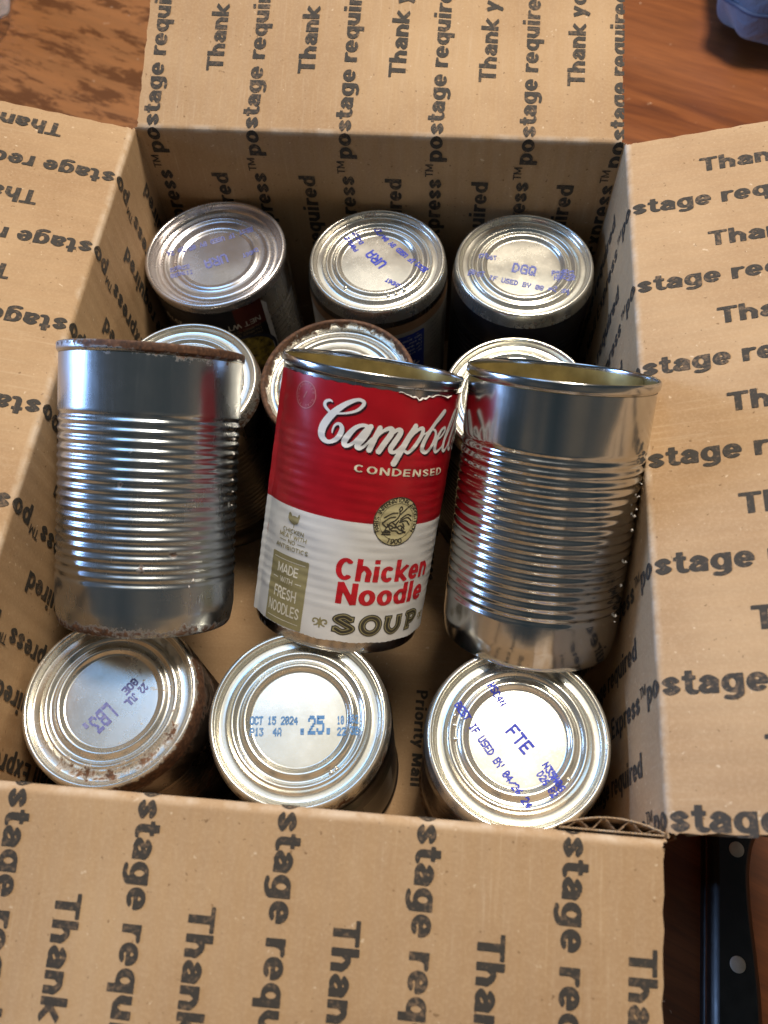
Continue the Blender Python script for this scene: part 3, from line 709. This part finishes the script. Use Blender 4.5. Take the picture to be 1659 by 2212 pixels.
# ---- the paper label
RL = 32.95
def label_mat(s, v): return 1 if v > 50 else 0
ss = np.arange(-36.5, 96, .9); V = []; F = []; m = []; vs = np.r_[np.linspace(5.4, 50, 46), np.linspace(50.001, 96.2, 48)]
topcut = lambda s: -(1.7*math.exp(-((s-20)/4.5)**2)+.3*math.sin(s*2.3)*math.exp(-((s-21)/5)**2))-(.9*math.exp(-((s-33)/1.6)**2))-.15*math.sin(s*1.3)
for i, s in enumerate(ss):
    for j, v in enumerate(vs):
        vv = v
        if v > 90: vv = v+topcut(s)*(v-90)/6.2
        if v < 8: vv = v+(.14*math.sin(s*.5)+.12*math.sin(s*2.7))*(8-v)/2.6
        lift = .9*math.exp(-((s+36.5)/1.6)**2)
        rip = .085*(math.sin(2*PI*(v-17.5)/3.33+.6*math.sin(s*.11)) if 16 < v < 79 else 0)*(.6+.4*math.sin(s*.23+v*.11))
        rip += .10*math.sin(s*.31+v*.4)*math.sin(v*.17-s*.05)
        a = s/RL; r = RL+.12+lift+rip; V.append((r*math.sin(a), -r*math.cos(a), vv))
n = len(vs)
for i in range(len(ss)-1):
    for j in range(n-1):
        F.append((i*n+j, (i+1)*n+j, (i+1)*n+j+1, i*n+j+1)); m.append(label_mat(ss[i], (vs[j]+vs[j+1])/2))
lab = link('label', V, F, [M['paper'], M['red']], canC, True, m)
def onlabel(pr, mats, name):
    """print following the label's ripples"""
    P, h = pr.arrays(); s, v = P[:, 0], P[:, 1]
    rip = .085*np.where((v > 16) & (v < 79), np.sin(2*PI*(v-17.5)/3.33+.6*np.sin(s*.11)), 0)*(.6+.4*np.sin(s*.23+v*.11))+.10*np.sin(s*.31+v*.4)*np.sin(v*.17-s*.05)
    r = RL+.12+rip+.10+h; a = s/RL
    return link(name, np.c_[r*np.sin(a), -r*np.cos(a), v], pr.F, mats, lab, True, pr.m)
# torn white paper under the ragged top edge
V = []; F = []
for i, s in enumerate(np.arange(12, 36, .4)):
    w = .55*math.exp(-((s-20)/4.2)**2)*(.7+.3*math.sin(s*4.3))+.35*math.exp(-((s-33)/1.4)**2)+.06
    t_ = 96.2+topcut(s); a = s/RL
    for z, r in ((t_+w*.7, RL+.05), (t_-w*.5, RL+.42)): V.append((r*math.sin(a), -r*math.cos(a), z))
for i in range(len(V)//2-1): F.append((2*i, 2*i+2, 2*i+3, 2*i+1))
link('torn_edge', V, F, M['tear'], lab, True)

SCRIPT = [
 [(-7.3, 85.9, .5), (-3.7, 86.8, .62), (-.7, 88.2, .86), (1.0, 90.2, 1.05), (.9, 91.4, 1.0), (-.9, 91.7, .92), (-3.6, 90.4, 1.3), (-6.5, 88.1, 1.72), (-9.5, 84.8, 2.25), (-11.6, 81.1, 2.4), (-11.9, 78.2, 2.2), (-10.8, 76.5, 1.65), (-8.8, 76.0, 1.15), (-6.5, 77.3, 1.38), (-5.2, 79.5, 1.6), (-5.0, 81.6, 1.3), (-6.1, 82.7, .92), (-7.5, 82.0, .69), (-8.1, 80.4, .54), (-8.1, 79.2, .31)],
 [(-10.0, 86.0, .75), (-11.6, 87.2, .92), (-12.2, 88.2, 1.0), (-11.8, 89.2, .92), (-10.5, 89.8, .69), (-9.5, 89.5, .38)],
 [(4.4, 83.3, 1.0), (1.8, 83.6, 1.05), (-.5, 82.3, 1.35), (-2.4, 79.7, 1.75), (-3.5, 77.3, 1.8), (-3.1, 75.9, 1.3), (-1.4, 76.4, 1.0), (.5, 78.5, 1.0), (2.2, 81.2, 1.05), (3.4, 83.0, .9)],
 [(4.5, 83.5, 1.53), (3.1, 80.2, 1.69), (1.4, 77.4, 1.7), (.9, 76.1, 1.4), (2.0, 75.7, 1.0), (3.6, 77.1, .8), (5.3, 79.6, .6)],
 [(7.6, 83.5, 1.46), (6.4, 80.0, 1.61), (5.1, 75.7, 1.69)],
 [(5.6, 78.1, .69), (7.9, 81.7, .84), (10.2, 83.5, 1.2), (11.7, 83.5, 1.5), (11.6, 81.8, 1.69), (9.9, 78.7, 1.7), (8.3, 75.6, 1.7)],
 [(9.0, 77.5, .69), (11.3, 81.1, .84), (13.5, 83.5, 1.15), (14.9, 83.3, 1.4), (14.6, 81.8, 1.6), (13.2, 79.1, 1.65), (12.2, 77.0, 1.55), (12.8, 75.8, 1.2), (14.4, 76.3, .95), (16.6, 79.0, .7)],
 [(20.1, 85.2, 1.69), (18.0, 81.0, 1.84), (16.0, 76.4, 1.9), (14.2, 72.0, 1.9)],
 [(17.8, 79.9, .77), (20.1, 83.0, .92), (22.4, 84.6, 1.15), (23.5, 84.0, 1.35), (23.0, 81.7, 1.4), (21.0, 78.3, 1.3), (18.9, 76.1, 1.0), (17.4, 76.5, .85)],
 [(23.4, 82.1, .5), (26.0, 83.7, .5), (29.1, 86.3, .55), (32.2, 89.4, .65), (33.2, 90.7, .8), (31.8, 90.3, 1.05), (28.5, 86.2, 1.3), (25.8, 82.2, 1.46), (24.4, 78.8, 1.6), (24.6, 77.0, 1.4), (26.7, 76.3, 1.1), (28.8, 78.6, 1.15), (30.0, 82.0, 1.07), (29.4, 83.8, .84), (27.9, 84.4, .6)],
 [(30.6, 80.3, .5), (33.4, 81.8, .65), (35.2, 83.7, .8), (34.6, 84.8, .9), (32.8, 83.9, 1.0), (31.0, 80.9, 1.3), (30.6, 78.0, 1.35), (31.7, 76.3, 1.05), (34.0, 77.4, .75), (36.2, 80.0, .55)]]
ell = [(35.6, 79.0, .5), (39.2, 84.5, .6), (41.6, 88.8, .8), (41.8, 90.4, .95), (40.6, 90.0, 1.1), (38.2, 85.8, 1.35), (36.2, 81.0, 1.45), (35.6, 77.8, 1.35), (36.8, 76.3, 1.0), (38.6, 77.4, .75), (40.4, 80.0, .55)]
SCRIPT += [ell, [(a+4.9, b, w) for a, b, w in ell],
           [(47.6, 88.8, 1.5), (47.4, 87.2, 1.0), (46.6, 85.6, .5)],
           [(45.2, 79.6, .5), (48.4, 83.6, .7), (48.9, 83.0, 1.2), (49.4, 80.0, 1.6), (49.3, 77.4, 1.5), (47.6, 76.0, 1.2), (46.2, 77.0, .9)]]
pr = Print(); shd = Print()
def scriptfield(X, Y):
    F = np.full(X.shape, 1e9)
    for st in SCRIPT:
        Q = catmull(st, 7); x0, x1, y0, y1 = Q[:, 0].min()-2, Q[:, 0].max()+2, Q[:, 1].min()-2, Q[:, 1].max()+2
        mk = (X > x0) & (X < x1) & (Y > y0) & (Y < y1)
        if mk.any(): F[mk] = np.minimum(F[mk], sd_stroke(X[mk], Y[mk], Q[:, :2], Q[:, 2]*1.16, 1.0, False))
    return F
X, Y = grid(-15, 52, 70, 94, .22); FF = scriptfield(X, Y); Vv, Ff = march(FF, -15, 70, .22, 5)
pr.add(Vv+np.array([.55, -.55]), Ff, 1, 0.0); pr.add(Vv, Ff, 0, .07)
onlabel(pr, [M['script'], M['script_shadow']], 'brand_script')
pr = Print(); text(pr, 'CONDENSED', .9, 67.6, 2.6/.72, 0, .15, .12, 0, 0, 37, .05, .10)
onlabel(pr, M['cream'], 'lettering')
for q, x, y, wd in (('Chicken', -.4, 28.8, 40.6), ('Noodle', 1.0, 19.8, 38.4)):
    pr = Print(); text(pr, q, x, y, 11.3, 0, .19, .122, 0, 0, wd, .025, -.01)
    onlabel(pr, M['redtext'], 'lettering')
pr = Print(); pr.field(lambda X, Y: np.maximum(np.abs(X+34.6)-.9, np.abs(Y-38)-2), (-36.4, -33, 35, 41), .4, 0)
onlabel(pr, M['redtext'], 'printed_mark')
# SOUP: slab letters drawn three times, outline, gold, inline
SO = {'S': [sm([(5.6, 5.1), (3.2, 6.3), (.9, 5.0), (3.3, 3.5), (5.9, 1.8), (3.3, .3), (.7, 1.5)], 8), [(5.75, 6.4), (5.75, 4.6)], [(.55, 2.0), (.55, .2)]],
      'O': [arc(3.6, 3.3, 2.75, 3.0, 0, 360, 36)], 'U': [sm([(1.6, 6.2), (1.6, 2.2), (3.7, .3), (5.8, 2.2), (5.8, 6.2)], 8), [(.4, 6.2), (2.8, 6.2)], [(4.8, 6.2), (7.0, 6.2)]],
      'P': [[(1.7, .2), (1.7, 6.2)], sm([(.6, 6.2), (4.0, 6.2), (5.7, 4.7), (4.0, 3.0), (1.7, 3.0)], 8), [(.5, .25), (3.0, .25)]]}
pr = Print()
for ch, s0 in (('S', 1.6), ('O', 11.2), ('U', 20.4), ('P', 30.6)):
    fx = 1.17
    def fld(X, Y, gr):
        F = np.full(X.shape, 1e9)
        for i, st in enumerate(SO[ch]):
            wd = 1.95 if i == 0 or (ch == 'P' and i == 1) else 1.0
            F = np.minimum(F, sd_stroke((X-s0)/fx, Y-8.9, st, wd, 1.0, ch != 'O', ch == 'O'))
        return F-gr
    for gr, mt, hh in ((.22, 1, 0), (-.16, 0, .05), (-.52, 1, .09)):
        pr.field(lambda X, Y: fld(X, Y, gr), (s0-1.5, s0+9.6, 7, 17), .17, mt, hh)
def fleur(X, Y, cx, cy, k=1.0):
    F = sd_stroke(X, Y, [(cx, cy-1.9), (cx, cy-.4), (cx, cy+.7), (cx, cy+1.9)], [.5, .7, 1.0, .1], 1, False)
    for sg in (-1, 1): F = np.minimum(F, sd_stroke(X, Y, sm([(cx+sg*.25, cy-.5), (cx+sg*1.0, cy+.9), (cx+sg*2.2, cy+.9), (cx+sg*2.5, cy-.1), (cx+sg*1.9, cy-.3)]), .5, 1, False))
    for sg in (-1, 1): F = np.minimum(F, sd_stroke(X, Y, sm([(cx+sg*.25, cy-.7), (cx+sg*1.1, cy-1.1), (cx+sg*1.9, cy-1.4)]), .4, 1, False))
    return np.minimum(F, sd_stroke(X, Y, [(cx-1.0, cy-.6), (cx+1.0, cy-.6)], .45))
onlabel(pr, [M['olive'], M['dark_olive']], 'lettering')
for cx_ in (-3.0, 42.8):
    pr = Print(); pr.field(lambda X, Y: fleur(X, Y, cx_, 11.7), (cx_-3.6, cx_+3.6, 8.5, 15), .2, 0); onlabel(pr, M['olive'], 'ornament')
# gold panel, hen and small print on the left
pr = Print()
pr.field(lambda X, Y: np.maximum(np.abs(X+18.3)-8.6, np.abs(Y-19.0)-13.2), (-28, -9, 5, 33), .5, 0, 0)
text(pr, 'MADE', -18.3, 25.3, 5.0, 0, .13, .11, 1, .06, 9.8, .05, centre=True)
text(pr, 'WITH', -18.3, 21.9, 3.0, 0, .11, .10, 1, .06, 6.0, .07, centre=True)
for x0, x1 in ((-25.2, -22.6), (-14.2, -11.6)): pr.field(lambda X, Y: sd_stroke(X, Y, [(x0, 23), (x1, 23)], .28), (x0-.5, x1+.5, 22, 24), .14, 1, .06)
text(pr, 'FRESH', -18.3, 15.8, 6.0, 0, .13, .11, 1, .06, 10.6, .05, centre=True)
text(pr, 'NOODLES', -18.3, 9.9, 6.0, 0, .13, .11, 1, .06, 14.8, .05, centre=True)
for yy in (30.4, 7.9): pr.field(lambda X, Y: sd_stroke(X, Y, [(-25.6, yy), (-11.0, yy)], .26), (-26.5, -10, yy-1, yy+1), .14, 1, .06)
def hen(X, Y):
    F = sd_stroke(X, Y, sm([(-20.6, 48.0), (-20.0, 45.8), (-18.0, 45.0), (-16.6, 46.6), (-16.2, 48.1)]), [.3, .9, 1.4, 1.7, 1.9, 1.9, 1.9, 1.9, 1.9, 1.9, 1.9, 1.8, 1.7, 1.6, 1.5, 1.4, 1.3, 1.2, 1.1, 1.0, .9, .8, .7, .6, .3][:25], 1, False)
    F = np.minimum(F, np.hypot((X+18.2)/2.0, (Y-45.7)/1.5)-1)
    return np.minimum(F, sd_stroke(X, Y, [(-18.2, 45), (-18.2, 42.8)], .35))
onlabel(pr, [M['olive'], plain('panel_cream', (.74, .71, .60), .5)], 'gold_panel')
pr = Print(); pr.field(hen, (-22.5, -14, 42, 50), .2, 0); onlabel(pr, M['olive'], 'hen_emblem'); pr = Print()
for s_, y_, w_ in (('CHICKEN', 40.6, 9.8), ('MEAT WITH', 38.6, 12.6), ('NO', 36.6, 3.4), ('ANTIBIOTICS', 34.3, 15.2)):
    text(pr, s_, -18.2, y_, 2.35, 0, .12, .11, 0, 0, w_, .09, centre=True)
for x0, x1 in ((-24.2, -20.8), (-15.6, -12.4)): pr.field(lambda X, Y: sd_stroke(X, Y, [(x0, 37.4), (x1, 37.4)], .25), (x0-.5, x1+.5, 36.6, 38.2), .14, 0)
onlabel(pr, M['olive'], 'lettering')
# medallion and the small seal
pr = Print(); mx, my, mr = 19.2, 51.4, 8.9
pr.field(lambda X, Y: np.hypot(X-mx, Y-my)-mr, (mx-10, mx+10, my-10, my+10), .4, 0, 0)
for rr, ww in ((mr-.15, .30), (mr-2.3, .16)): pr.field(lambda X, Y: np.abs(np.hypot(X-mx, Y-my)-rr)-ww/2, (mx-10, mx+10, my-10, my+10), .14, 1, .05)
def around(s, a0, a1, r, em, inward=False):
    for i, c in enumerate(s):
        a = math.radians(a0+(a1-a0)*i/(len(s)-1)); text(pr, c, mx+r*math.cos(a), my+r*math.sin(a), em, a+(PI/2 if inward else -PI/2), .13, .11, 1, .05, None, .09, centre=True)
around('PARIS INTERNATIONAL EXPOSITION', 205, -25, 6.95, 2.25)
around('1900', 252, 288, 8.45, 2.9, True)
fig = [sm([(-4, -3), (-2.5, -.5), (-.8, .5), (.4, 2.2), (.2, 4)]), sm([(0, 4.2), (.6, 5.1), (1.2, 4.5), (.6, 3.6), (0, 4.2)]), sm([(.8, 2.6), (3, 4.6), (4.2, 5.6)]), sm([(1, 1), (3.4, 2.4), (5.2, 1.8)]), sm([(1, .4), (3.6, 1.4), (5.4, .2)]), sm([(.8, -.2), (3.2, .3), (4.8, -1.2)]),
       sm([(-.4, 3), (-2.4, 2.8), (-4.8, 1.2)]), sm([(-1, 1.6), (-3, 1.2), (-5.2, -.6)]), sm([(-5, -1), (-3.6, -2), (-2.2, -1.4), (-.6, -2.2), (1.4, -1.4), (3, -2.6)]), sm([(-3.4, -1), (-1.8, -3), (0, -3.2), (1.4, -4.2), (3.6, -3.6)]), sm([(.4, .4), (-.4, -1.2), (.9, -2.6), (2.6, -3.4)]), sm([(-1.6, -.4), (-.4, -1.6), (-2.4, -2.8)]), sm([(2, -.6), (2.8, -1.8), (1.8, -2.4), (3.6, -4)]),
       [(-4.8, -4.6), (-1.8, -4.6)], [(-4.6, -3.7), (-2.0, -3.7)], [(-4.4, -4.6), (-4.4, -3.7)], [(-3.7, -4.6), (-3.7, -3.7)], [(-3.0, -4.6), (-3.0, -3.7)], [(-2.3, -4.6), (-2.3, -3.7)], sm([(-4.6, -3.7), (-3.3, -3.1), (-2, -3.7)])]
pr.field(lambda X, Y: np.minimum.reduce([sd_stroke((X-mx)/1.08, (Y-my)/1.05, st, .46, 1, False) for st in fig]), (mx-6.4, mx+6.4, my-5.4, my+6.4), .15, 1, .05)
onlabel(pr, [M['gold'], M['dark_olive']], 'medallion'); pr = Print()
sx_, sy_ = -20.6, 89.6
pr.field(lambda X, Y: np.abs(np.hypot(X-sx_, Y-sy_)-4.5)-.13, (sx_-5.4, sx_+5.4, sy_-5.4, sy_+5.4), .13, 0, 0)
for i, c in enumerate('GUARANTEED QUALITY'):
    a = math.radians(200-i*360/18); text(pr, c, sx_+3.2*math.cos(a), sy_+3.2*math.sin(a), 1.2, a-PI/2, .11, .1, 0, 0, None, .12, centre=True)
pr.field(lambda X, Y: sd_stroke(X, Y, [(sx_-.8, sy_-1.2), (sx_+.6, sy_+1.4)], .3), (sx_-2, sx_+2, sy_-2, sy_+2), .13, 0, 0)
onlabel(pr, plain('seal_pink', (.62, .22, .20), .4), 'seal')

# ------------------------------------------------------------------ kitchen knife under the right flap
kn = empty('kitchen_knife', (168*S, -10*S, -4*S)); tag(kn, 'kitchen knife with black riveted handle lying beside the box', 'knife')
kn.rotation_euler = (0, 0, math.radians(-5))
blackp = plain('black_handle', (.012, .012, .012), .34, 0, .2, 200); steel = plain('knife_steel', (.55, .55, .56), .22, 1, .1, 80); rivm = plain('rivet', (.62, .55, .44), .65, .1, .1, 200)
prof = [(60, -8.5, 5.5), (44, -8.8, 9.5), (33, -8.8, 11.0), (24, -8.6, 8.6), (14, -8.5, 7.4), (0, -8.5, 8.0), (-16, -8.5, 9.8), (-32, -8.5, 11.2), (-50, -8.5, 11.4), (-66, -8.8, 10.2), (-80, -10, 10.5), (-88, -8, 8), (-90, -3, 4)]
PQ = catmull(prof, 5)
def scale(name, z0, z1, mat, inset=0.0, rd=2.2):
    lv = [(0, 0.0), (.35, rd*.15), (.75, rd*.6), (1, rd*1.25)]; V = []; F = []
    rows = [(z0, 0)]+[(z0+(z1-z0)*(.45+.55*k), ins) for k, ins in lv] if z1 > z0 else None
    ring = []
    for z, ins in rows:
        b0 = len(V); ring.append(b0)
        for y, l, r in PQ: V.append((l+inset+ins, y, z))
        for y, l, r in PQ[::-1]: V.append((r-inset-ins, y, z))
    n = 2*len(PQ)
    for a, b in zip(ring[:-1], ring[1:]):
        for i in range(n): F.append((a+(i+1) % n, a+i, b+i, b+(i+1) % n)[::-1])
    t = ring[-1]; k = len(PQ)
    for i in range(k-1): F.append((t+i, t+i+1, t+n-2-i, t+n-1-i)[::-1])
    t = ring[0]
    for i in range(k-1): F.append((t+i, t+i+1, t+n-2-i, t+n-1-i))
    o = link(name, V, F, mat, kn, True); md = o.modifiers.new('edges', 'EDGE_SPLIT'); md.split_angle = math.radians(50); return o
scale('handle_scale', 9.3, 16.5, blackp)
o = scale('handle_scale', .0, 6.6, blackp); o.rotation_euler = (0, 0, 0)
scale('tang', 6.5, 9.4, steel, .15, .05)
for y in (23, -20, -63):
    V, F = lathe([(0, 16.9), (2.6, 16.88), (3.1, 16.6), (3.15, 14)], 28)
    link('rivet', V+np.array([1.2, y, 0]), [f[::-1] for f in F], rivm, kn, True)
V = []; F = []
for i, t in enumerate(np.linspace(0, 1, 24)):
    y = 58+t*150; l = -8+13*max(0, t-.4)**2*1.2; r = 14*(1-.75*t**3)-1; r = max(r, l+.3)
    V += [(l, y, 7.0), (l, y, 9.0), (r, y, 8.05), (r, y, 7.95)]
for i in range(23):
    a = 4*i; F += [(a+1, a+2, a+6, a+5), (a, a+1, a+5, a+4), (a+3, a, a+4, a+7), (a+2, a+3, a+7, a+6)]
link('blade', V, F+[(0, 3, 2, 1), (92, 93, 94, 95)], steel, kn, False)

# ------------------------------------------------------------------ blue cloth pouch at the back of the table
bp = empty('cloth_pouch', (276*S, 598*S, -4*S)); tag(bp, 'puffy blue cloth pouch standing on the wooden table', 'pouch'); bp.rotation_euler = (0, 0, math.radians(-12))
k = NT('blue_cloth'); o_ = k.obj(); wv = k.noise(900, 2, .5, o_); fold = k.noise(22, 3, .5, o_, 1.2)
k.base(k.ramp(fold, [(.3, (.10, .135, .21)), (.7, (.22, .27, .37))])); k.set(Roughness=.75); k.b.inputs['Sheen Weight'].default_value = .3
k.bump(k.math('ADD', k.math('MULTIPLY', wv, .3), k.math('MULTIPLY', fold, 4.0)), .8, .004)
nu, nv = 72, 36; V = []; F = []
sp = lambda c, e: math.copysign(abs(c)**e, c)
for i in range(nv+1):
    ph = -PI/2+PI*i/nv
    for j in range(nu):
        th = 2*PI*j/nu; a = 62*sp(math.cos(ph), .55); b = 62*sp(math.cos(ph), .55)
        wob = 1+.035*math.sin(5*th+3*ph)+.03*math.sin(9*th-2*ph)
        V.append((a*sp(math.cos(th), .62)*wob, b*sp(math.sin(th), .62)*wob, 36+36*sp(math.sin(ph), .7)*(1+.05*math.sin(4*th))))
for i in range(nv):
    for j in range(nu): q = (j+1) % nu; F.append((i*nu+j, i*nu+q, (i+1)*nu+q, (i+1)*nu+j))
link('body', V, F, k.m, bp, True)
V = []; F = []
for j in range(nu):
    th = 2*PI*j/nu; wob = 1+.035*math.sin(5*th+.3)+.03*math.sin(9*th-.2); x, y = 62.6*sp(math.cos(th), .62)*wob, 62.6*sp(math.sin(th), .62)*wob
    for q in range(8): c = 2*PI*q/8; V.append((x*(1+.022*math.cos(c)), y*(1+.022*math.cos(c)), 34+1.5*math.sin(c)))
for j in range(nu):
    for q in range(8): F.append((j*8+q, ((j+1) % nu)*8+q, ((j+1) % nu)*8+(q+1) % 8, j*8+(q+1) % 8))
link('seam', V, F, plain('blue_seam', (.07, .10, .19), .85), bp, True)

# ------------------------------------------------------------------ clear plastic film at the far left
k = NT('clear_film'); k.set(Base_Color=(.92, .88, .88), Roughness=.12); k.b.inputs['Transmission Weight'].default_value = .85; k.b.inputs['IOR'].default_value = 1.25
k.b.inputs['Alpha'].default_value = .8
V = []; F = []; nu, nv = 40, 14
for i in range(nu+1):
    for j in range(nv+1):
        u = i/nu; v = j/nv; x = -70+u*74+4*math.sin(v*5); y = -20+v*90+5*math.sin(u*4)
        z = 6+9*math.sin(u*5.2+v*1.4)**2+5*math.sin(v*7+u*3)**2+(4 if i == nu else 0)
        V.append((x, y, z))
for i in range(nu):
    for j in range(nv): a = i*(nv+1)+j; F.append((a, a+nv+1, a+nv+2, a+1))
pf = link('plastic_film', V, F, k.m, None, True); pf.location = (-318*S, 548*S, -4*S)
sol = pf.modifiers.new('thick', 'SOLIDIFY'); sol.thickness = .0004
tag(pf, 'crumpled clear plastic film lying on the worn end of the table', 'plastic')
